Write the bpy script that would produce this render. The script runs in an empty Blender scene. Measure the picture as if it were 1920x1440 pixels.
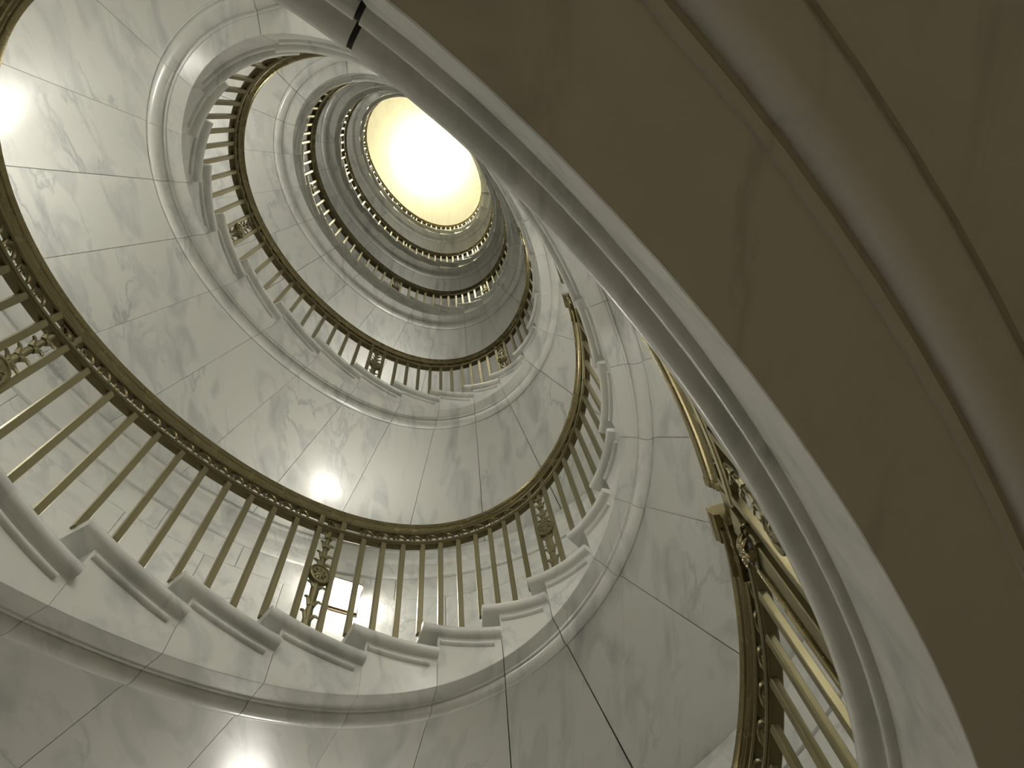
import bpy, math, random
import numpy as np
from mathutils import Matrix, Vector

rng = random.Random(7)
S = bpy.context.scene
COL = S.collection
PI = math.pi
TAU = 2 * PI

# ------------------------------------------------------------------ camera
F_PX, TILT, SIDE, CX, CY = 1336.847, 0.35889854, 0.09906743, 0.29338883, -1.14403671
right = Vector((1, 0, 0)); up = Vector((0, -1, 0)); fwd = Vector((0, 0, 1))
c, s = math.cos(TILT), math.sin(TILT)
up2 = up * c + fwd * s
f2 = fwd * c - up * s
c, s = math.cos(SIDE), math.sin(SIDE)
r3 = right * c - f2 * s
f3 = right * s + f2 * c
cam_data = bpy.data.cameras.new('camera')
cam = bpy.data.objects.new('camera', cam_data)
COL.objects.link(cam)
M = Matrix(((r3.x, up2.x, -f3.x), (r3.y, up2.y, -f3.y), (r3.z, up2.z, -f3.z))).to_4x4()
M.translation = Vector((CX, CY, 0.0))
cam.matrix_world = M
cam_data.sensor_width = 36.0
cam_data.lens = 36.0 * F_PX / 1920.0
cam_data.clip_start = 0.05
S.camera = cam

# ------------------------------------------------------------------ world, exposure
w = bpy.data.worlds.new('world'); S.world = w
w.use_nodes = True
w.node_tree.nodes['Background'].inputs[0].default_value = (0.02, 0.02, 0.018, 1)
w.node_tree.nodes['Background'].inputs[1].default_value = 0.2
S.view_settings.view_transform = 'Standard'
S.view_settings.look = 'None'
S.view_settings.gamma = 1.0
S.view_settings.use_curve_mapping = False
S.view_settings.exposure = 1.0
SCONCE_POWER = 31.0
LANDING_FILL_POWER = 34.0
CEILING_POWER = 46.0
S.cycles.max_bounces = 10
S.cycles.diffuse_bounces = 7
S.cycles.glossy_bounces = 4

# ------------------------------------------------------------------ plan of the well (an oval) and the climb
EA, EB, YAW = 1.0809693, 1.6749253, -0.6545280
O3 = (-0.01215782, 0.00572470, -0.01167610, -0.00149343)
PA, PB = -0.49008749, 1.09072454          # the landing lies between these angles
PK = -0.0532390
PE = (0.00691827, -0.01225052)
H = [3.3, 3.3, 3.5992447, 3.2574491, 3.3443407, 4.29, 3.3]    # climb of flights 0..6
Z0 = 2.18501447                           # rail height at landing 0
ZL = {-2: Z0 - 2 * H[0], -1: Z0 - H[0], 0: Z0}
for k in range(1, 7):
    ZL[k] = ZL[k - 1] + H[k]
W = 1.65                                  # width of the stair
RAIL_H = 1.045                            # rail line above the landings
SOFFIT = 1.458                            # rail line above the soffit

_ph = np.linspace(0, TAU, 721)
_ds = np.sqrt((EA * np.sin(_ph)) ** 2 + (EB * np.cos(_ph)) ** 2)
_sl = np.concatenate([[0], np.cumsum((_ds[1:] + _ds[:-1]) / 2)])
_per = _sl[-1]
def _arc(x):
    q = math.floor(x / TAU)
    return q * _per + float(np.interp(x - q * TAU, _ph, _sl))
def _wr(x):
    return (1 - PK) * x / TAU + PK * _arc(x) / _per
_END = (PA - PB) % TAU + PB
_W0, _W1 = _wr(PB), _wr(_END)
def prof(y):                              # y = angle past the landing's end, 0..2pi
    t = (_wr(y + PB) - _W0) / (_W1 - _W0)
    t = min(max(t, 0.0), 1.0)
    return t + PE[0] * math.sin(TAU * t) + PE[1] * math.sin(2 * TAU * t)
def zrail(P):
    m = math.floor((P - PB) / TAU)
    return ZL[m] + H[m + 1] * prof(P - PB - TAU * m)
def plan(P, d=0.0):
    o = d + O3[0] * math.cos(3 * P) + O3[1] * math.sin(3 * P) + O3[2] * math.cos(4 * P) + O3[3] * math.sin(4 * P)
    nx, ny = EB * math.cos(P), -EA * math.sin(P)
    L = math.hypot(nx, ny)
    x = EA * math.cos(P) + o * nx / L
    y = -EB * math.sin(P) + o * ny / L
    C, Sn = math.cos(YAW), math.sin(YAW)
    return x * C - y * Sn, x * Sn + y * C
def frame(P):                             # tangent (climbing) and outward normal
    a = Vector((*plan(P - 1e-3), 0)); b = Vector((*plan(P + 1e-3), 0))
    t = (b - a); sp = t.length / 2e-3
    t.normalize()
    n = Vector((0, 0, 1)).cross(t)
    return t, n, sp
def pt(P, d, z):
    x, y = plan(P, d)
    return Vector((x, y, z))

# ------------------------------------------------------------------ materials
def mat(name):
    m = bpy.data.materials.new(name); m.use_nodes = True
    nt = m.node_tree
    return m, nt, nt.nodes['Principled BSDF']
def marble(name, base, vein, rough=0.24, vein_amt=1.0, scale=1.0):
    m, nt, b = mat(name)
    N, L = nt.nodes, nt.links
    tc = N.new('ShaderNodeTexCoord'); oi = N.new('ShaderNodeObjectInfo')
    mul = N.new('ShaderNodeVectorMath'); mul.operation = 'SCALE'
    comb = N.new('ShaderNodeCombineXYZ')
    k1 = N.new('ShaderNodeMath'); k1.operation = 'MULTIPLY'; k1.inputs[1].default_value = 37.0
    k2 = N.new('ShaderNodeMath'); k2.operation = 'MULTIPLY'; k2.inputs[1].default_value = 91.0
    L.new(oi.outputs['Random'], k1.inputs[0]); L.new(oi.outputs['Random'], k2.inputs[0])
    L.new(k1.outputs[0], comb.inputs[0]); L.new(k2.outputs[0], comb.inputs[1])
    mp = N.new('ShaderNodeMapping'); mp.inputs['Rotation'].default_value = (0.35, 0.25, 0.7); mp.inputs['Scale'].default_value = (1.9, 0.55, 1.3)
    add = N.new('ShaderNodeVectorMath'); add.operation = 'ADD'
    L.new(tc.outputs['Object'], mul.inputs[0]); mul.inputs['Scale'].default_value = scale
    L.new(mul.outputs[0], mp.inputs['Vector'])
    L.new(mp.outputs[0], add.inputs[0]); L.new(comb.outputs[0], add.inputs[1])
    # warp
    nz = N.new('ShaderNodeTexNoise'); nz.inputs['Scale'].default_value = 1.5; nz.inputs['Detail'].default_value = 7
    nz.inputs['Roughness'].default_value = 0.58; nz.inputs['Distortion'].default_value = 0.25
    L.new(add.outputs[0], nz.inputs['Vector'])
    # veins: ridges where the noise crosses the middle
    sub = N.new('ShaderNodeMath'); sub.operation = 'SUBTRACT'; sub.inputs[1].default_value = 0.5
    ab = N.new('ShaderNodeMath'); ab.operation = 'ABSOLUTE'
    L.new(nz.outputs['Fac'], sub.inputs[0]); L.new(sub.outputs[0], ab.inputs[0])
    r1 = N.new('ShaderNodeMapRange'); r1.inputs['From Min'].default_value = 0.0; r1.inputs['From Max'].default_value = 0.028
    r1.inputs['To Min'].default_value = 1.0; r1.inputs['To Max'].default_value = 0.0
    L.new(ab.outputs[0], r1.inputs['Value'])
    # where veins show at all
    n2 = N.new('ShaderNodeTexNoise'); n2.inputs['Scale'].default_value = 1.1; n2.inputs['Detail'].default_value = 3
    L.new(add.outputs[0], n2.inputs['Vector'])
    r2 = N.new('ShaderNodeMapRange'); r2.inputs['From Min'].default_value = 0.44; r2.inputs['From Max'].default_value = 0.70
    L.new(n2.outputs['Fac'], r2.inputs['Value'])
    mm = N.new('ShaderNodeMath'); mm.operation = 'MULTIPLY'
    L.new(r1.outputs[0], mm.inputs[0]); L.new(r2.outputs[0], mm.inputs[1])
    # soft clouds
    n3 = N.new('ShaderNodeTexNoise'); n3.inputs['Scale'].default_value = 3.2; n3.inputs['Detail'].default_value = 5
    n3.inputs['Distortion'].default_value = 0.8
    L.new(add.outputs[0], n3.inputs['Vector'])
    r3_ = N.new('ShaderNodeMapRange'); r3_.inputs['From Min'].default_value = 0.5; r3_.inputs['From Max'].default_value = 0.8
    r3_.inputs['To Max'].default_value = 0.55
    L.new(n3.outputs['Fac'], r3_.inputs['Value'])
    mx = N.new('ShaderNodeMath'); mx.operation = 'MAXIMUM'
    sc = N.new('ShaderNodeMath'); sc.operation = 'MULTIPLY'; sc.inputs[1].default_value = 0.55 * vein_amt
    L.new(mm.outputs[0], sc.inputs[0])
    sc2 = N.new('ShaderNodeMath'); sc2.operation = 'MULTIPLY'; sc2.inputs[1].default_value = vein_amt
    L.new(r3_.outputs[0], sc2.inputs[0])
    L.new(sc.outputs[0], mx.inputs[0]); L.new(sc2.outputs[0], mx.inputs[1])
    mix = N.new('ShaderNodeMix'); mix.data_type = 'RGBA'
    mix.inputs['A'].default_value = (*base, 1); mix.inputs['B'].default_value = (*vein, 1)
    L.new(mx.outputs[0], mix.inputs['Factor'])
    L.new(mix.outputs['Result'], b.inputs['Base Color'])
    b.inputs['Roughness'].default_value = rough
    b.inputs['IOR'].default_value = 1.5
    return m
MARBLE = marble('grey_white_marble', (0.70, 0.70, 0.66), (0.31, 0.33, 0.345), vein_amt=1.25)
WALLM = marble('wall_marble', (0.70, 0.70, 0.66), (0.32, 0.335, 0.345), rough=0.22, vein_amt=1.1)
CEILM = marble('ceiling_marble', (0.74, 0.72, 0.60), (0.50, 0.48, 0.38), rough=0.4, vein_amt=0.9)
FLOORM = marble('floor_marble', (0.62, 0.47, 0.26), (0.44, 0.32, 0.18), rough=0.4)
def metal(name, col, rough):
    m, nt, b = mat(name)
    N, L = nt.nodes, nt.links
    n = N.new('ShaderNodeTexNoise'); n.inputs['Scale'].default_value = 14; n.inputs['Detail'].default_value = 4
    tc = N.new('ShaderNodeTexCoord'); L.new(tc.outputs['Object'], n.inputs['Vector'])
    r = N.new('ShaderNodeMapRange'); r.inputs['To Min'].default_value = rough * 0.8; r.inputs['To Max'].default_value = rough * 1.25
    L.new(n.outputs['Fac'], r.inputs['Value']); L.new(r.outputs[0], b.inputs['Roughness'])
    mix = N.new('ShaderNodeMix'); mix.data_type = 'RGBA'
    mix.inputs['A'].default_value = (*[x * 0.85 for x in col], 1); mix.inputs['B'].default_value = (*[x * 1.12 for x in col], 1)
    L.new(n.outputs['Fac'], mix.inputs['Factor']); L.new(mix.outputs['Result'], b.inputs['Base Color'])
    b.inputs['Metallic'].default_value = 0.92
    return m
BRASS = metal('satin_brass', (0.25, 0.222, 0.125), 0.38)
BRASS_SHADED = metal('shaded_brass', (0.135, 0.112, 0.055), 0.34)  # darker copy of the brass, putting underside shade into the colour
BRASS_RAIL = metal('handrail_brass', (0.28, 0.235, 0.125), 0.26)
BRONZE = metal('dark_bronze', (0.12, 0.095, 0.06), 0.4)
JOINT_SHADE, _nt, _b = mat('joint_shade_dark'); _b.inputs['Base Color'].default_value = (0.022, 0.02, 0.017, 1); _b.inputs['Roughness'].default_value = 0.8  # dark colour standing in for shade inside the landing joint
def glow(name, col, power):
    m, nt, b = mat(name)
    b.inputs['Base Color'].default_value = (0.9, 0.9, 0.88, 1)
    b.inputs['Emission Color'].default_value = (*col, 1)
    b.inputs['Emission Strength'].default_value = power
    return m
GLASS = glow('lit_opal_glass', (1.0, 0.965, 0.88), SCONCE_POWER)
GLASS_DIM = glow('dimmer_opal_glass', (1.0, 0.965, 0.88), SCONCE_POWER * 0.6)
GLASS_LOW = glow('faint_opal_glass', (1.0, 0.965, 0.88), SCONCE_POWER * 0.62)
WARM_FILL = glow('warm_fill_glow', (1.0, 0.78, 0.38), SCONCE_POWER * 0.13)
LANDING_FILL = glow('landing_fill_glow', (1.0, 0.965, 0.88), LANDING_FILL_POWER)
BOWL = glow('lit_ceiling_bowl', (1.0, 0.915, 0.66), CEILING_POWER)

# ------------------------------------------------------------------ builders
def obj(name, verts, faces, material, parent=None, loc=(0, 0, 0), smooth=35, matrix=None):
    me = bpy.data.meshes.new(name)
    lv = Vector(loc)
    me.from_pydata([tuple(Vector(v) - lv) for v in verts], [], faces)
    me.materials.append(material)
    if smooth:
        me.polygons.foreach_set('use_smooth', [True] * len(me.polygons))
        me.set_sharp_from_angle(angle=math.radians(smooth))
    me.update()
    o = bpy.data.objects.new(name, me); COL.objects.link(o)
    o.location = loc
    if parent is not None:
        o.parent = parent
        o.matrix_parent_inverse = Matrix.Translation(-parent.location)
    return o
def inst(src, name, matrix, parent):
    o = bpy.data.objects.new(name, src); COL.objects.link(o)
    o.parent = parent
    if parent is not None:
        o.matrix_parent_inverse = Matrix.Translation(-parent.location)
    o.matrix_basis = matrix
    return o
def child(src, name, parent):             # a sub-part that sits in its parent's own frame
    o = bpy.data.objects.new(name, src); COL.objects.link(o); o.parent = parent
    return o
def mesh(name, verts, faces, material, smooth=35):
    me = bpy.data.meshes.new(name)
    me.from_pydata([tuple(v) for v in verts], [], faces); me.materials.append(material)
    if smooth:
        me.polygons.foreach_set('use_smooth', [True] * len(me.polygons))
        me.set_sharp_from_angle(angle=math.radians(smooth))
    me.update()
    return me
def thing(name, label, cat, loc=(0, 0, 0), group=None):
    o = bpy.data.objects.new(name, None); COL.objects.link(o)
    o.location = loc; o.empty_display_size = 0.1
    tag(o, label, cat, group)
    return o
def tag(o, label, cat, group=None):
    o['label'] = label; o['category'] = cat
    if group: o['group'] = group
class MB:
    def __init__(self): self.v = []; self.f = []
    def add(self, v, f):
        n = len(self.v); self.v += [Vector(q) for q in v]; self.f += [tuple(i + n for i in q) for q in f]
    def box(self, x0, x1, y0, y1, z0, z1, ch=0.0):
        if ch <= 0:
            v = [(x, y, z) for z in (z0, z1) for y in (y0, y1) for x in (x0, x1)]
            self.add(v, [(0, 2, 3, 1), (4, 5, 7, 6), (0, 1, 5, 4), (2, 6, 7, 3), (0, 4, 6, 2), (1, 3, 7, 5)])
        else:                              # vertical edges chamfered
            q = [(x0 + ch, y0), (x1 - ch, y0), (x1, y0 + ch), (x1, y1 - ch), (x1 - ch, y1), (x0 + ch, y1), (x0, y1 - ch), (x0, y0 + ch)]
            v = [(x, y, z0) for x, y in q] + [(x, y, z1) for x, y in q]
            f = [tuple(range(7, -1, -1)), tuple(range(8, 16))] + [(i, (i + 1) % 8, 8 + (i + 1) % 8, 8 + i) for i in range(8)]
            self.add(v, f)
    def tube(self, pts, rad, seg=6, flat=1.0, side=Vector((0, 1, 0))):   # tapered tube; flat squashes across 'side'
        rings = []
        n = len(pts)
        for i, p in enumerate(pts):
            p = Vector(p)
            a = Vector(pts[max(i - 1, 0)]); b = Vector(pts[min(i + 1, n - 1)])
            t = (b - a).normalized()
            u = side - t * side.dot(t); u.normalize()
            v = t.cross(u)
            r = rad[i] if hasattr(rad, '__len__') else rad
            rings.append([p + u * (math.cos(TAU * k / seg) * r * flat) + v * (math.sin(TAU * k / seg) * r) for k in range(seg)])
        vs = [q for r_ in rings for q in r_]
        fs = []
        for i in range(n - 1):
            for k in range(seg):
                fs.append((i * seg + k, i * seg + (k + 1) % seg, (i + 1) * seg + (k + 1) % seg, (i + 1) * seg + k))
        fs.append(tuple(range(seg - 1, -1, -1))); fs.append(tuple((n - 1) * seg + k for k in range(seg)))
        self.add(vs, fs)
    def lathe_y(self, prof_, cx=0, cz=0, seg=14):     # profile of (radius, y): a disc that faces along y
        vs = []; fs = []
        for r, y in prof_:
            for k in range(seg):
                a = TAU * k / seg
                vs.append((cx + r * math.cos(a), y, cz + r * math.sin(a)))
        for i in range(len(prof_) - 1):
            for k in range(seg):
                fs.append((i * seg + k, i * seg + (k + 1) % seg, (i + 1) * seg + (k + 1) % seg, (i + 1) * seg + k))
        fs.append(tuple(range(seg - 1, -1, -1))); fs.append(tuple((len(prof_) - 1) * seg + k for k in range(seg)))
        self.add(vs, fs)
    def sweep(self, prof_, Ps, zf, closed=True):       # profile of (d, dz) carried along the oval; zf(P) -> z, or profile fn
        k = len(prof_) if not callable(prof_) else len(prof_(Ps[0]))
        vs = []
        for P in Ps:
            pr = prof_(P) if callable(prof_) else [(d, zf(P) + z) for d, z in prof_]
            vs += [pt(P, d, z) for d, z in pr]
        fs = []
        for i in range(len(Ps) - 1):
            for j in range(k if closed else k - 1):
                a = i * k + j; b = i * k + (j + 1) % k
                fs.append((a, b, b + k, a + k))
        if closed:
            fs.append(tuple(range(k - 1, -1, -1)))
            fs.append(tuple((len(Ps) - 1) * k + j for j in range(k)))
        self.add(vs, fs)
    def build(self, name, material, parent=None, loc=None, smooth=35):
        if loc is None:
            lo = [min(v[i] for v in self.v) for i in range(3)]; hi = [max(v[i] for v in self.v) for i in range(3)]
            loc = tuple((a + b) / 2 for a, b in zip(lo, hi))
        return obj(name, self.v, self.f, material, parent, loc, smooth)
    def mesh(self, name, material, smooth=35):
        return mesh(name, self.v, self.f, material, smooth)
def lin(a, b, n): return [a + (b - a) * i / n for i in range(n + 1)]

# ------------------------------------------------------------------ stone: flights and landings
PHI = [0, 1.100, 1.585, 1.869, 2.128, 2.395, 2.655, 2.923, 3.185, 3.447, 3.718, 3.978, 4.243, 4.496, 4.805, 5.072, 5.328, 5.602, 5.845]
RISE = [0, 1.0, 1.95, 3.0, 4.05, 5.2, 6.3, 7.4, 8.24, 9.05, 9.95, 10.88, 11.92, 12.87, 14.03, 15.1, 16.08, 17.05, 18.0]   # heights of the treads, in risers
MID = 0.558                                # joint in the middle of each landing
def J(P): return P + 0.095 / frame(P)[2]
def slab_prof(T):                          # full round nosing
    r = 0.027
    return [(W, T), (-0.032, T)] + [(-0.032 - r * math.sin(q), T - r + r * math.cos(q)) for q in (0.45, 0.9, 1.3, 1.75, 2.2, 2.65, PI)] + [(W, T - 2 * r)]
def body_prof(T, Sf, o):
    bead = [(0.155 + o - 0.043 * math.cos(q), Sf - 0.034 * math.sin(q)) for q in lin(0, PI, 9)]
    return [(W, T - 0.052), (-0.016, T - 0.052), (-0.008, T - 0.058), (-0.002, T - 0.068), (0.0, T - 0.085),
            (0.0, Sf + 0.002), (0.002, Sf),
            (0.090 + o, Sf), (0.093 + o, Sf - 0.006), (0.104 + o, Sf - 0.006), (0.107 + o, Sf + 0.002)] + bead + [
            (0.203 + o, Sf + 0.002), (0.206 + o, Sf - 0.006), (0.217 + o, Sf - 0.006), (0.220 + o, Sf + 0.003),
            (0.5, Sf + 0.003), (1.05, Sf + 0.003), (W, Sf + 0.003)]
def bead_prof(T):
    return [(0.004, T - 0.074), (-0.012, T - 0.075)] + [(-0.012 - 0.011 * math.sin(q), T - 0.089 + 0.011 * math.cos(q)) for q in lin(0.2, PI - 0.2, 6)] + [(-0.012, T - 0.101), (0.004, T - 0.103)]
def sstep(x): x = min(max(x, 0.0), 1.0); return x * x * (3 - 2 * x)
def stone(name, P0, P1, j0, j1, T, parent, n=7, o=None, gap=0.0022, trim=0.045, lead=0.012):
    b = MB()
    b.sweep(lambda P: slab_prof(T), lin(P0, j1, n), None)
    g0 = gap / frame(j0)[2]; g1 = gap / frame(j1)[2]
    b.sweep(lambda P: body_prof(T, zrail(P) - SOFFIT, o(P) if o else 0.0), lin(j0 + g0, j1 - g1, n), None)
    sp = frame(j0)[2]
    b.sweep(lambda P: bead_prof(T), lin(j0 + lead / sp, j1 - trim / sp, n), None)
    ob = b.build(name, MARBLE, parent, smooth=28)
    return ob
FLIGHT_LABEL = {
    0: 'marble flight climbing from below to the dark near landing, mostly out of the picture',
    1: 'large marble flight across the bottom, its step ends under the widest railing curve',
    2: 'second marble flight up, one coil above the large bottom flight',
    3: 'third marble flight up, narrow coil between second and fourth',
    4: 'fourth marble flight up, with bright white baluster gaps along it',
    5: 'topmost marble flight, thin ring right around the bright ceiling',
}
LAND_LABEL = {
    0: 'near marble landing overhead with dark brown underside and pale moulded edge band',
    1: 'marble landing one storey above the near dark landing',
    2: 'marble landing two storeys above the near dark landing',
    3: 'marble landing three storeys above the near dark landing',
    4: 'marble landing four storeys above the near dark landing',
    5: 'topmost marble landing beside the bright ceiling, behind the near landing edge',
}
for m in range(-1, 5):
    fl = thing('stair_flight', FLIGHT_LABEL[m + 1], 'staircase', tuple(pt(3.2, 0.8, ZL[m] - RAIL_H)), 'marble stair flights of the spiral')
    last = 18 if m >= 0 else 17                # the lowest flight meets its landing one riser sooner
    rise = H[m + 1] / last
    for i in range(1, last):
        T = ZL[m] - RAIL_H + RISE[i] * rise
        P0, P1 = PHI[i] + TAU * m, PHI[i + 1] + TAU * m
        stone('step', P0, P1, J(P0), J(P1), T, fl, gap=rng.choice((0.0006, 0.0010, 0.0019)))
for k in range(0, 6):
    ld = thing('stair_landing', LAND_LABEL[k], 'landing', tuple(pt(0.3, 0.8, ZL[k] - RAIL_H)), 'marble stair landings')
    T = ZL[k] - RAIL_H
    P0, P1 = PHI[18 if k else 17] - TAU + TAU * k, PHI[1] + TAU * k
    inset = lambda P: 0.060 * sstep((P - P0 - 0.1) / 0.3) * sstep((P1 + 0.1 - P) / 0.3)
    Pm = MID + TAU * k
    hg = 0.0028 if k == 0 else 0.0012      # the joint has opened on the near landing
    stone('landing_slab', P0, Pm - hg, J(P0), Pm - hg, T, ld, n=22, o=inset, trim=0.0)
    if k < 5: stone('landing_slab', Pm + hg, J(P1), Pm + hg, J(P1), T, ld, n=12, o=inset, lead=0.0)

    if k == 0:                             # dark strip added in the opened joint, painting its shade
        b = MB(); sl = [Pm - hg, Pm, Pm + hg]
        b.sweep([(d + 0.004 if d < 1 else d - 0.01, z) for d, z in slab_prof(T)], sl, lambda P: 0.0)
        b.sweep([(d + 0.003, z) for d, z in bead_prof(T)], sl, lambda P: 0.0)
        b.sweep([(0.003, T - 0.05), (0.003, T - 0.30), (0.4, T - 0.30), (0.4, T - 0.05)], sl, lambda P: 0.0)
        b.build('joint_shade_strip', JOINT_SHADE, ld)

# ------------------------------------------------------------------ walls, cornices, floor, ceiling
CEIL = 22.3
FLOOR_Z = ZL[-1] - RAIL_H
Ps = lin(0, TAU, 96)
def shell(name, d, z0, z1, material):
    vs = []; fs = []
    n = len(Ps) - 1
    for i in range(n):
        vs += [pt(Ps[i], d, z0), pt(Ps[i], d, z1), pt(Ps[i], d + 0.2, z0), pt(Ps[i], d + 0.2, z1)]
    for i in range(n):
        a, b = 4 * i, 4 * ((i + 1) % n)
        fs += [(a, a + 1, b + 1, b), (a + 2, b + 2, b + 3, a + 3), (a + 1, a + 3, b + 3, b + 1), (a, b, b + 2, a + 2)]
    o = obj(name, vs, fs, material); o['kind'] = 'structure'
    return o
shell('wall_outer', W + 0.045, FLOOR_Z - 0.3, CEIL + 0.3, WALLM)
def panel(b, P0, P1, h0, h1):             # a wall stone between two lines that follow the climb
    e = 0.004
    n = 3
    Pa = lin(P0, P1, n)
    vs = []; fs = []
    g = 0.0016 / frame((P0 + P1) / 2)[2] * 0.5
    rows = []
    for (din, sh) in ((0.05, 0.0), (0.004, 0.0), (0.0, e)):
        ring = []
        for q, P in enumerate(Pa):
            Pq = P + (g if q == 0 else -g if q == n else 0)
            if sh: Pq = Pq + (sh / 2.2 if q == 0 else -sh / 2.2 if q == n else 0)
            ring.append((Pq, h0(P) + 0.0016 + sh, h1(P) - 0.0016 - sh, din))
        rows.append(ring)
    for ring in rows:
        for Pq, za, zb, din in ring: vs.append(pt(Pq, W + din, za))
        for Pq, za, zb, din in ring: vs.append(pt(Pq, W + din, zb))
    K = n + 1
    def idx(r, top, q): return r * 2 * K + (K if top else 0) + q
    for q in range(n):
        fs.append((idx(2, 0, q), idx(2, 0, q + 1), idx(2, 1, q + 1), idx(2, 1, q)))
    for r in (0, 1):
        for q in range(n):
            fs.append((idx(r, 0, q), idx(r, 0, q + 1), idx(r + 1, 0, q + 1), idx(r + 1, 0, q)))
            fs.append((idx(r, 1, q + 1), idx(r, 1, q), idx(r + 1, 1, q), idx(r + 1, 1, q + 1)))
        fs.append((idx(r, 0, 0), idx(r + 1, 0, 0), idx(r + 1, 1, 0), idx(r, 1, 0)))
        fs.append((idx(r, 0, n), idx(r, 1, n), idx(r + 1, 1, n), idx(r + 1, 0, n)))
    b.add(vs, fs)
CORN = [(0.05, -1.40), (-0.075, -1.455), (-0.085, -1.47), (-0.085, -1.50), (-0.070, -1.515), (-0.062, -1.60), (-0.055, -1.63),
        (-0.040, -1.645), (-0.035, -1.66), (-0.035, -1.80), (-0.030, -1.815), (-0.022, -1.84), (0.05, -1.845)]
for m in range(-1, 4):
    wl = bpy.data.objects.new('wall_%d' % (m + 2), None); COL.objects.link(wl)
    wl['kind'] = 'structure'; wl.location = pt(3.2, W, ZL[m])
    def ztop(P): return zrail(P + TAU)
    rows = [(1.845, 2.15), (2.15, 2.95), (2.95, 3.75), (3.75, H[m + 2] + 1.06)]
    N = 25
    for r, (a, b_) in enumerate(rows):
        off = (0.0, 0.62, 0.12, 0.62)[r]
        for q in range(N):
            P0 = TAU * m + PB - 1.58 + (q + off) * TAU / N
            mb = MB()
            panel(mb, P0, P0 + TAU / N, lambda P: ztop(P) - b_, lambda P: ztop(P) - a)
            mb.build('stone_panel', WALLM, wl, smooth=0)
    mb = MB()
    mb.sweep([(W + d, z) for d, z in CORN], lin(TAU * m + PB - 1.58, TAU * m + PB - 1.58 + TAU, 84), ztop)
    t = mb.build('trim_%d' % (m + 2), MARBLE); t['kind'] = 'structure'
# floor far below, ceiling far above
fv = [pt(P, W + 0.1, FLOOR_Z) for P in Ps[:-1]]
fb = [pt(P, W + 0.1, FLOOR_Z - 0.2) for P in Ps[:-1]]
n = len(fv)
fo = obj('floor', fv + fb, [tuple(range(n - 1, -1, -1)), tuple(range(n, 2 * n))] + [(i, (i + 1) % n, n + (i + 1) % n, n + i) for i in range(n)], FLOORM)
fo['kind'] = 'structure'
ce = bpy.data.objects.new('ceiling', None); COL.objects.link(ce); ce['kind'] = 'structure'; ce.location = (0, 0, CEIL)
def slab(P0, P1, d0, d1, n=6, g=0.0005):
    vs = []
    for z in (CEIL, CEIL + 0.12):
        for P in lin(P0 + g, P1 - g, n):
            vs += [pt(P, d0 + g, z), pt(P, d1 - g, z)]
    k = 2 * (n + 1); fs = []
    for i in range(n):
        a = 2 * i
        fs += [(a, a + 1, a + 3, a + 2), (k + a, k + a + 2, k + a + 3, k + a + 1), (a, a + 2, k + a + 2, k + a), (a + 1, k + a + 1, k + a + 3, a + 3)]
    fs += [(0, k, k + 1, 1), (k - 2, k - 1, 2 * k - 1, 2 * k - 2)]
    obj('ceiling_slab', vs, fs, CEILM, ce, tuple(pt((P0 + P1) / 2, (d0 + d1) / 2, CEIL)), 0)
for i in range(14):
    slab(TAU * i / 14, TAU * (i + 1) / 14, 0.75, W + 0.12)
    slab(TAU * (i + .5) / 14, TAU * (i + 1.5) / 14, -0.62, 0.75)
mb = MB()
mb.sweep([(-0.625, CEIL), (-0.625, CEIL + 0.12)], Ps[:-1], lambda P: 0, closed=False)
vs = [pt(P, -0.622, CEIL) for P in Ps[:-1]] + [pt(P, -0.622, CEIL + 0.12) for P in Ps[:-1]]
n = len(Ps) - 1
obj('ceiling_slab', vs, [tuple(range(n)), tuple(range(2 * n - 1, n - 1, -1))] + [(i, n + i, n + (i + 1) % n, (i + 1) % n) for i in range(n)], CEILM, ce, (0, 0, CEIL), 0)

# ------------------------------------------------------------------ railings
RAILP = [(-0.004, 0.012), (0.002, 0.020), (0.018, 0.028), (0.045, 0.033), (0.072, 0.028), (0.086, 0.016), (0.090, 0.002), (0.088, -0.008), (0.080, -0.012), (0.080, -0.020),
         (0.074, -0.026), (0.074, -0.036), (0.064, -0.044), (0.060, -0.052), (0.030, -0.052), (0.026, -0.044), (0.016, -0.036),
         (0.016, -0.026), (0.010, -0.020), (0.010, -0.012), (0.005, -0.009), (0.001, -0.002)]
BARP = [(0.026, -0.150), (0.074, -0.150), (0.074, -0.176), (0.068, -0.182), (0.032, -0.182), (0.026, -0.176)]
BFIL = [(0.018, -0.150), (0.023, -0.144), (0.030, -0.144), (0.030, -0.162), (0.024, -0.162), (0.018, -0.156)]  # strip in lighter brass, painting the lit inner face of the bar
FILP = [(0.026, -0.052), (0.030, -0.050), (0.066, -0.050), (0.070, -0.056), (0.066, -0.062), (0.030, -0.062)]
BD = 0.040                                 # baluster centre, out from the rail line
bm_ = MB(); bm_.box(-0.0155, 0.0155, -0.014, 0.014, 0, 1, 0.003); BAL = bm_.mesh('baluster', BRASS, 25)
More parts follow.
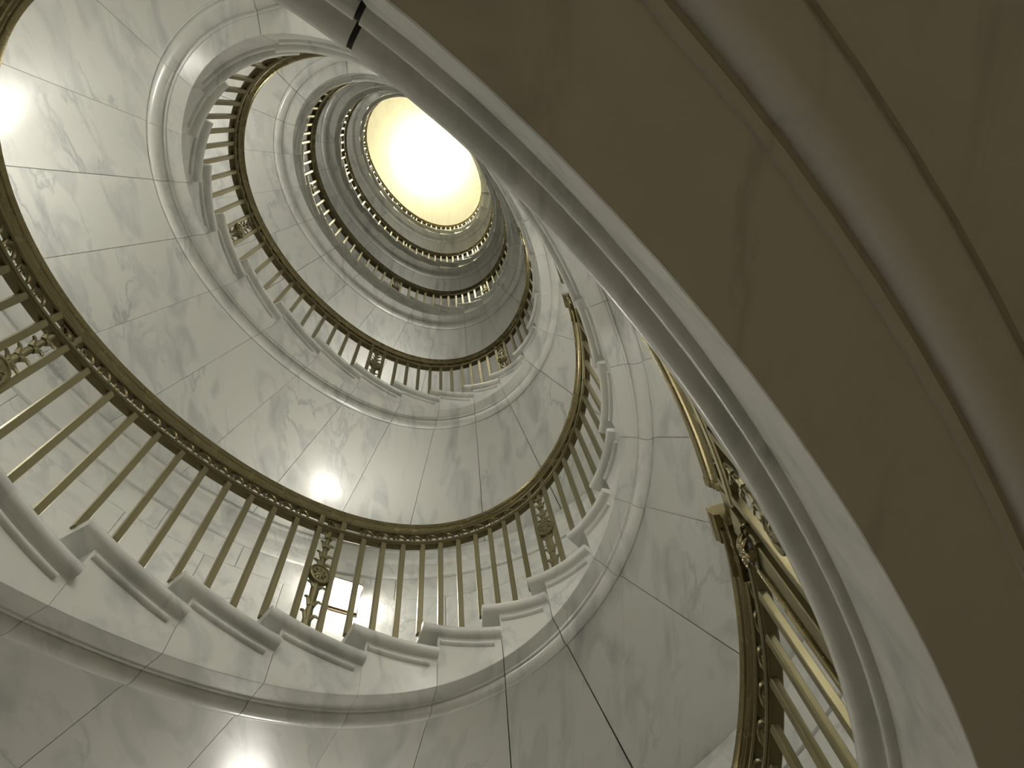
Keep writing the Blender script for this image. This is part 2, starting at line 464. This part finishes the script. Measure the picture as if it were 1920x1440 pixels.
# running scroll: one wave of the frieze, in a 0.105 x 0.088 field
def scroll_mesh(seg, fine):
    b = MB()
    pts = [(-0.060, 0, -0.042), (-0.046, 0, -0.041), (-0.033, 0, -0.034), (-0.023, 0, -0.020)]
    for i in range(fine):
        t = i / (fine - 1)
        a = PI * 1.03 - t * TAU * 1.30
        r = 0.037 * (1 - t) ** 0.8 + 0.009
        pts.append((0.020 + r * math.cos(a), 0, -0.001 + r * math.sin(a)))
    n_ = len(pts) - 1
    b.tube(pts, [0.0052 + 0.0030 * math.sin(PI * min(1, 0.15 + 0.85 * i / n_)) for i in range(n_ + 1)], seg, 1.15)
    b.tube([(-0.030, 0, -0.036), (-0.012, 0, -0.030), (0.000, 0, -0.036), (0.004, 0, -0.043)], [0.003, 0.006, 0.006, 0.003], max(4, seg - 1), 1.0)
    return b.mesh('scroll', BRASS_SHADED, 50)
SCROLL = scroll_mesh(6, 18)
SCROLL_LO = scroll_mesh(4, 9)
# foliage panel between two balusters: stem, rosette, hooked leaves (origin at the top, under the bar)
PH_ = 0.80
b = MB()
b.tube([(0, 0, 0.0), (0, 0, -0.05), (0, 0, -0.20), (0, 0, -0.30), (0, 0, -0.48), (0, 0, -0.60), (0, 0, -0.72), (0, 0, -0.80)],
       [0.013, 0.014, 0.017, 0.022, 0.026, 0.020, 0.027, 0.014], 8, 0.5)
STEM = b.mesh('stem', BRASS, 50)
b = MB()
b.lathe_y([(0.010, -0.022), (0.022, -0.020), (0.030, -0.014), (0.050, -0.015), (0.054, -0.022), (0.062, -0.021), (0.066, -0.010),
           (0.066, 0.004), (0.056, 0.014), (0.030, 0.014), (0.010, 0.020)], 0, -0.37, 20)
ROS = b.mesh('rosette', BRASS, 40)
b = MB()
for k in range(8):                         # petals cut into the disc face
    a = TAU * k / 8
    ca, sa = math.cos(a), math.sin(a)
    b.tube([(0.010 * ca, -0.020, -0.37 + 0.010 * sa), (0.026 * ca, -0.020, -0.37 + 0.026 * sa), (0.041 * ca, -0.015, -0.37 + 0.041 * sa)], [0.004, 0.008, 0.003], 5, 0.7)
PETALS = b.mesh('petal_ring', BRASS, 50)
def hook(z, sgn, ln, lift):
    b = MB()
    p = []
    for i in range(10):                    # leaves the stem upward, swings out, tip curls down
        t = i / 9
        x = 0.008 + ln * t ** 1.15
        zz = z + lift * math.sin(min(1, t * 1.15) * PI * 0.62) - 0.010 * t ** 4
        p.append((sgn * x, -0.002 - 0.012 * t * t, zz))
    b.tube(p, [0.015, 0.015, 0.014, 0.0125, 0.011, 0.010, 0.009, 0.0085, 0.008, 0.004], 6, 0.7)
    return b.mesh('leaf', BRASS, 60)
LEAVES = []
for z, ln, lift in ((-0.770, 0.040, 0.026), (-0.680, 0.044, 0.040), (-0.590, 0.042, 0.044), (-0.465, 0.048, 0.022),
                    (-0.285, 0.048, 0.010), (-0.235, 0.042, 0.030), (-0.150, 0.036, 0.032), (-0.070, 0.032, 0.026)):
    for sg in (-1, 1): LEAVES.append(hook(z, sg, ln, lift))
b = MB()
b.box(-0.058, 0.058, -0.006, 0.008, -0.140, -0.066)
b.lathe_y([(0.008, -0.016), (0.020, -0.014), (0.028, -0.010), (0.030, -0.004)], 0, -0.103, 12)
for sg in (-1, 1):
    b.tube([(sg * 0.030, -0.008, -0.103), (sg * 0.042, -0.012, -0.088), (sg * 0.052, -0.008, -0.078)], [0.006, 0.006, 0.003], 5)
    b.tube([(sg * 0.030, -0.008, -0.103), (sg * 0.042, -0.012, -0.118), (sg * 0.052, -0.008, -0.128)], [0.006, 0.006, 0.003], 5)
PLAQUE = b.mesh('frieze_plaque', BRASS_SHADED, 40)

def mframe(P, d, z, tilt=False, sz=1.0):
    t, n, sp = frame(P)
    if tilt:
        sl = (zrail(P + 0.01) - zrail(P - 0.01)) / (0.02 * sp)
        x = (t + Vector((0, 0, sl))).normalized()
    else: x = t
    zc = x.cross(n)
    p = pt(P, d, z)
    Mx = Matrix(((x.x, n.x, zc.x * sz, p.x), (x.y, n.y, zc.y * sz, p.y), (x.z, n.z, zc.z * sz, p.z), (0, 0, 0, 1)))
    return Mx
RAIL_LABEL = {
    -1: 'brass railing rising to the near newel post, cut by the bottom edge',
    0: 'largest brass railing, sweeping along the left and bottom with two rosette panels',
    1: 'second brass railing up, its coil just inside the largest railing',
    2: 'third brass railing up, thin coil with pale balusters',
    3: 'fourth brass railing up, small coil with white glinting balusters',
    4: 'topmost brass railing, thin dark ring around the bright ceiling',
    5: 'short brass railing on the topmost landing, behind the near landing edge',
}
NEWEL = 5.752
# arc length along the rail for even spacing
_PP = np.linspace(-TAU, 6 * TAU, 7 * 1440 + 1)
_xy = np.array([plan(float(P)) for P in _PP])
_S = np.concatenate([[0], np.cumsum(np.hypot(*np.diff(_xy, axis=0).T))])
def s_of(P): return float(np.interp(P, _PP, _S))
def P_of(sv): return float(np.interp(sv, _S, _PP))
def tread_z(P):                            # walking surface under a point of the rail
    m = math.floor((P - PHI[1]) / TAU)
    y = P - TAU * m
    last = 18 if m >= 0 else 17
    if y >= PHI[last]: return ZL[m + 1] - RAIL_H
    i = 1
    while y >= PHI[i + 1]: i += 1
    return ZL[m] - RAIL_H + RISE[i] * H[m + 1] / last
for k in range(-1, 6):
    Pa = 5.786 - TAU + TAU * k
    Pb = (5.722 + TAU * k) if k < 5 else MID + TAU * 5
    if k == -1: Pa = PB - TAU + 0.02
    rl = thing('stair_railing', RAIL_LABEL[k], 'railing', tuple(pt((Pa + Pb) / 2, 0.04, zrail((Pa + Pb) / 2) - 1.0)), 'brass railings coiling up the well')
    nseg = max(8, int((Pb - Pa) / 0.035))
    seq = lin(Pa, Pb, nseg)
    for nm, pr, mt in (('handrail', RAILP, BRASS_RAIL), ('frieze_bar', FILP, BRASS_SHADED), ('bottom_bar', BARP, BRASS_SHADED), ('bar_lit_edge', BFIL, BRASS)):
        mb = MB(); mb.sweep(pr, seq, zrail); mb.build(nm, mt, rl, smooth=16)
    # balusters: three to a tread, evenly on the landing
    places = []                            # (P, tread number or 0)
    for m in range(k - 1, k + 1):
        for i in range(1, 18):
            s0, s1 = s_of(PHI[i] + TAU * m), s_of(PHI[i + 1] + TAU * m)
            nb = 4 if i == 1 else 3
            for q in range(nb): places.append((P_of(s0 + (s1 - s0) * (q + 0.03) / nb), i, q))
        s0, s1 = s_of(PHI[18] + TAU * m), s_of(PHI[1] + TAU * (m + 1))
        nb = int(round((s1 - s0) / 0.145))
        for q in range(nb): places.append((P_of(s0 + (s1 - s0) * (q + 0.4) / nb), 0, q))
    places = [p for p in places if Pa + 0.01 < p[0] < Pb - 0.01 and not (abs((p[0] - NEWEL + PI) % TAU - PI) < 0.055)]
    places.sort()
    if k >= 0: places.insert(0, (P_of(s_of(5.80 - TAU + TAU * k) + 0.012), 0, 5))
    if k >= 0: places = places[:1] + [p for p in places[1:] if s_of(p[0]) > s_of(places[0][0]) + 0.12]
    skip = []
    for j, (P, i, q) in enumerate(places):
        zt = tread_z(P); zb = zrail(P) - 0.178
        inst(BAL, 'baluster', mframe(P, BD, zt - 0.004, sz=zb - zt + 0.004), rl)
        nxt = places[j + 1] if j + 1 < len(places) else None
        pan = nxt and ((i in (1, 5, 9, 13) and q == 1) or (i == 0 and q in (5, 12)))
        if pan:
            Pm = (P + nxt[0]) / 2
            zt = max(tread_z(P), tread_z(nxt[0])); zb = zrail(Pm) - 0.180
            hi = k <= 1
            pn = inst(STEM, 'foliage_panel', mframe(Pm, BD, zb, sz=(zb - zt) / PH_), rl)
            child(ROS, 'rosette', pn)
            if k <= 2:
                for lm in LEAVES: child(lm, 'leaf', pn)
            if k <= 1:
                child(PETALS, 'petal_ring', pn)
                for Pq in (P, nxt[0]):
                    inst(BAL, 'frieze_post', mframe(Pq, BD, zrail(Pq) - 0.155, sz=0.10), rl)
                inst(PLAQUE, 'frieze_plaque', mframe(Pm, BD, zrail(Pm), True), rl)
            skip.append((P - 0.004, nxt[0] + 0.004))
    s0, s1 = s_of(Pa) + 0.06, s_of(Pb) - 0.05
    nsc = int((s1 - s0) / 0.105)
    lo = MB()
    for q in range(nsc):
        P = P_of(s0 + (s1 - s0) * (q + 0.5) / nsc)
        if k <= 1 and any(a - 0.028 < P < b_ + 0.028 for a, b_ in skip): continue
        Mx = mframe(P, BD, zrail(P) - 0.1065, True)
        if k <= 1: inst(SCROLL, 'scroll', Mx, rl)
        else:
            lo.add([Mx @ v.co for v in SCROLL_LO.vertices], [tuple(p.vertices) for p in SCROLL_LO.polygons])
    if lo.v:
        o = lo.build('scroll_frieze', BRASS_SHADED, rl); o['kind'] = 'stuff'

# newel posts where each flight meets its landing
NEWEL_LABEL = {
    0: 'nearest brass newel post with acanthus capital, beside the near landing edge',
    1: 'brass newel post one storey above the nearest newel post',
    2: 'brass newel post two storeys above the nearest newel post',
    3: 'brass newel post three storeys above the nearest newel post',
    4: 'brass newel post four storeys above the nearest newel post',
    5: 'brass newel post five storeys above the nearest newel post',
}
for k in range(0, 6):
    P = NEWEL - TAU + TAU * k
    zt = tread_z(PHI[17] - TAU + TAU * k + 0.01); zr = ZL[k]
    if k == 5: continue
    nw = thing('newel_post', NEWEL_LABEL[k], 'post', tuple(pt(P, BD, zt)), 'brass newel posts at the landings')
    b = MB(); hgt = zr - 0.40 - zt
    b.box(-0.050, 0.050, -0.028, 0.028, 0, hgt, 0.004)
    o = inst(b.mesh('shaft', BRASS, 25), 'shaft', mframe(P, BD, zt), nw)
    b = MB()                               # moulded neck
    b.box(-0.062, 0.062, -0.034, 0.034, 0, 0.018, 0.006); b.box(-0.066, 0.066, -0.040, 0.040, 0.10, 0.125, 0.006)
    b.box(-0.060, 0.060, -0.030, 0.030, 0.018, 0.10, 0.006); b.box(-0.050, 0.050, -0.028, 0.028, 0.125, 0.225, 0.004)
    cap = inst(b.mesh('capital', BRASS, 25), 'capital', mframe(P, BD, zr - 0.40), nw)
    for q in range(7):                     # palmette of seven lobes on the face
        an = math.radians(-78 + 26 * q); ln = 0.088 - 0.010 * abs(q - 3)
        lf = MB()
        lf.tube([(ln * t * math.sin(an), -0.034 - 0.026 * math.sin(PI * t * 0.9), 0.030 + ln * t * math.cos(an)) for t in lin(0.08, 1.0, 6)],
                [0.005, 0.008, 0.011, 0.013, 0.013, 0.011, 0.005], 7, 0.7)
        child(lf.mesh('palmette_lobe', BRASS_RAIL, 60), 'palmette_lobe', cap)
    kn = MB(); kn.lathe_y([(0.006, -0.062), (0.014, -0.058), (0.019, -0.048), (0.019, -0.030)], 0, 0.026, 12)
    child(kn.mesh('palmette_boss', BRASS_RAIL, 40), 'palmette_boss', cap)
    rd = MB(); rd.tube([(-0.038, -0.034, 0), (-0.038, -0.034, hgt)], 0.011, 10)
    inst(rd.mesh('colonette', BRASS_RAIL, 40), 'colonette', mframe(P, BD, zt), nw)
    sc = MB()
    for sg in (-1, 1):
        sc.tube([(sg * 0.058 + 0.016 * math.cos(a) * sg, -0.030, 0.082 + 0.016 * math.sin(a)) for a in [x * 0.5 for x in range(12)]], 0.006, 5)
    child(sc.mesh('volute', BRASS_RAIL, 60), 'volute', cap)
    # two end blocks of the handrail, a slot between them
    bl = MB()
    bp = [(-0.030, 0.030), (0.100, 0.030), (0.100, -0.020), (0.090, -0.030), (0.090, -0.105), (0.0, -0.105), (0.0, -0.030), (-0.020, -0.026), (-0.024, -0.010), (-0.030, -0.004)]
    bl.sweep(bp, lin(5.664 - TAU + TAU * k, 5.728 - TAU + TAU * k, 3), zrail)
    bl.build('rail_block', BRASS_RAIL, nw)
    bl = MB()
    bl.sweep([(-0.008, -0.034), (-0.015, -0.042), (-0.015, -0.052), (-0.008, -0.058), (0.006, -0.060), (0.0, -0.072), (0.0, -0.084), (0.010, -0.092), (0.080, -0.092), (0.080, -0.034)], lin(5.600 - TAU + TAU * k, 5.700 - TAU + TAU * k, 4), zrail)
    bl.build('rail_moulding', BRASS_RAIL, nw)
    bl = MB()
    bl.sweep([(d * 1.05 - 0.002, z * 1.15) for d, z in RAILP], lin(5.780 - TAU + TAU * k, 5.80 - TAU + TAU * k, 2), zrail)
    bl.build('rail_end', BRASS_RAIL, nw)
    bl = MB()
    bl.sweep([(0.030, -0.010), (0.062, -0.010), (0.062, -0.175), (0.030, -0.175)], lin(5.724 - TAU + TAU * k, 5.784 - TAU + TAU * k, 3), zrail)
    bl.build('tie_plate', BRASS, nw)

# ------------------------------------------------------------------ wall lamps
def sconce(P, label, glass, lift=1.12):
    zc = zrail(P) + lift
    t = thing('wall_lamp', label, 'lamp', tuple(pt(P, W, zc)), 'lit box lamps on the stair wall')
    Mx = mframe(P, W - 0.002, zc)
    b = MB(); b.box(-0.150, 0.150, -0.016, 0, -0.035, 0.27, 0.004)
    inst(b.mesh('back_plate', BRONZE, 25), 'back_plate', Mx, t)
    b = MB(); b.box(-0.130, 0.130, -0.125, -0.017, 0.0, 0.225, 0.020)
    inst(b.mesh('glass_shade', glass, 25), 'glass_shade', Mx, t)
    b = MB()
    b.box(-0.146, 0.146, -0.034, -0.016, -0.020, 0.0, 0.004)
    for sg in (-1, 1): b.box(sg * 0.139 - 0.007, sg * 0.139 + 0.007, -0.034, -0.016, 0.0, 0.226, 0.003)
    inst(b.mesh('lamp_frame', BRONZE, 25), 'lamp_frame', Mx, t)
    b = MB(); b.box(-0.146, 0.146, -0.140, -0.016, 0.226, 0.240, 0.016)  # opaque cap added so the lamp throws less light upward
    inst(b.mesh('light_block_cap', BRONZE, 25), 'light_block_cap', Mx, t)
storey = {-1: 'below the large bottom flight', 0: 'behind the largest railing', 1: 'behind the second railing up', 2: 'behind the third railing up', 3: 'behind the fourth railing up', 4: 'behind the topmost railing'}
for m in range(-1, 5):
    sconce(3.875 + TAU * m, 'lit box lamp ' + storey[m] + ', at the bottom of its coil', GLASS if m in (0, 1) else GLASS_DIM if m > 1 else GLASS_LOW)
    if m >= 0:
        sconce(2.27 + TAU * m, 'lit box lamp ' + storey[m] + ', at the side of its coil', GLASS if m < 2 else GLASS_DIM)
floors = ('the near dark landing', 'the first landing above the near one', 'the second landing above the near one', 'the third landing above the near one', 'the fourth landing above the near one')
for k in range(0, 2):  # unseen lamps added above the landings to light the fascias opposite
    sconce(0.80 + TAU * k, 'unseen lamp added over ' + floors[k] + ', beside the slab joint', LANDING_FILL)
    sconce((0.35 if k == 0 else 0.05) + TAU * k, 'unseen lamp added over ' + floors[k] + ', nearer the newel post', LANDING_FILL)
sconce(0.30 - TAU, 'unseen amber lamp added under the near dark landing, out of the picture', WARM_FILL, -0.35)  # unseen helper lamp, added to lift the landing's dark underside
sconce(2.27 - TAU, 'unseen box lamp added below the large bottom flight, beyond the left edge of the picture', GLASS_LOW)  # unseen helper lamp, added to brighten the near landing's edge

# ------------------------------------------------------------------ ceiling lamp
cl = thing('ceiling_lamp', 'blindingly bright ceiling lamp at the centre of the top of the well', 'lamp', (0, 0, CEIL - 0.6))
def lathe_z(prof_, seg=32):
    vs = []; fs = []
    for r, z in prof_:
        for k in range(seg): vs.append((r * math.cos(TAU * k / seg), r * math.sin(TAU * k / seg), z))
    for i in range(len(prof_) - 1):
        for k in range(seg): fs.append((i * seg + k, i * seg + (k + 1) % seg, (i + 1) * seg + (k + 1) % seg, (i + 1) * seg + k))
    fs.append(tuple(range(seg - 1, -1, -1))); fs.append(tuple((len(prof_) - 1) * seg + k for k in range(seg)))
    return vs, fs
v, f = lathe_z([(0.05, -0.20), (0.16, -0.19), (0.26, -0.15), (0.33, -0.08), (0.36, 0.0), (0.33, 0.06), (0.2, 0.1), (0.05, 0.11)])
v = [(x, y, z + CEIL - 0.45) for x, y, z in v]
obj('glass_bowl', v, f, BOWL, cl, (0, 0, CEIL - 0.45), 60)
v, f = lathe_z([(0.02, -0.35), (0.02, -0.03), (0.08, -0.02), (0.09, 0.0)], 12)
v = [(x, y, z + CEIL) for x, y, z in v]
obj('lamp_stem', v, f, BRONZE, cl, (0, 0, CEIL), 30)
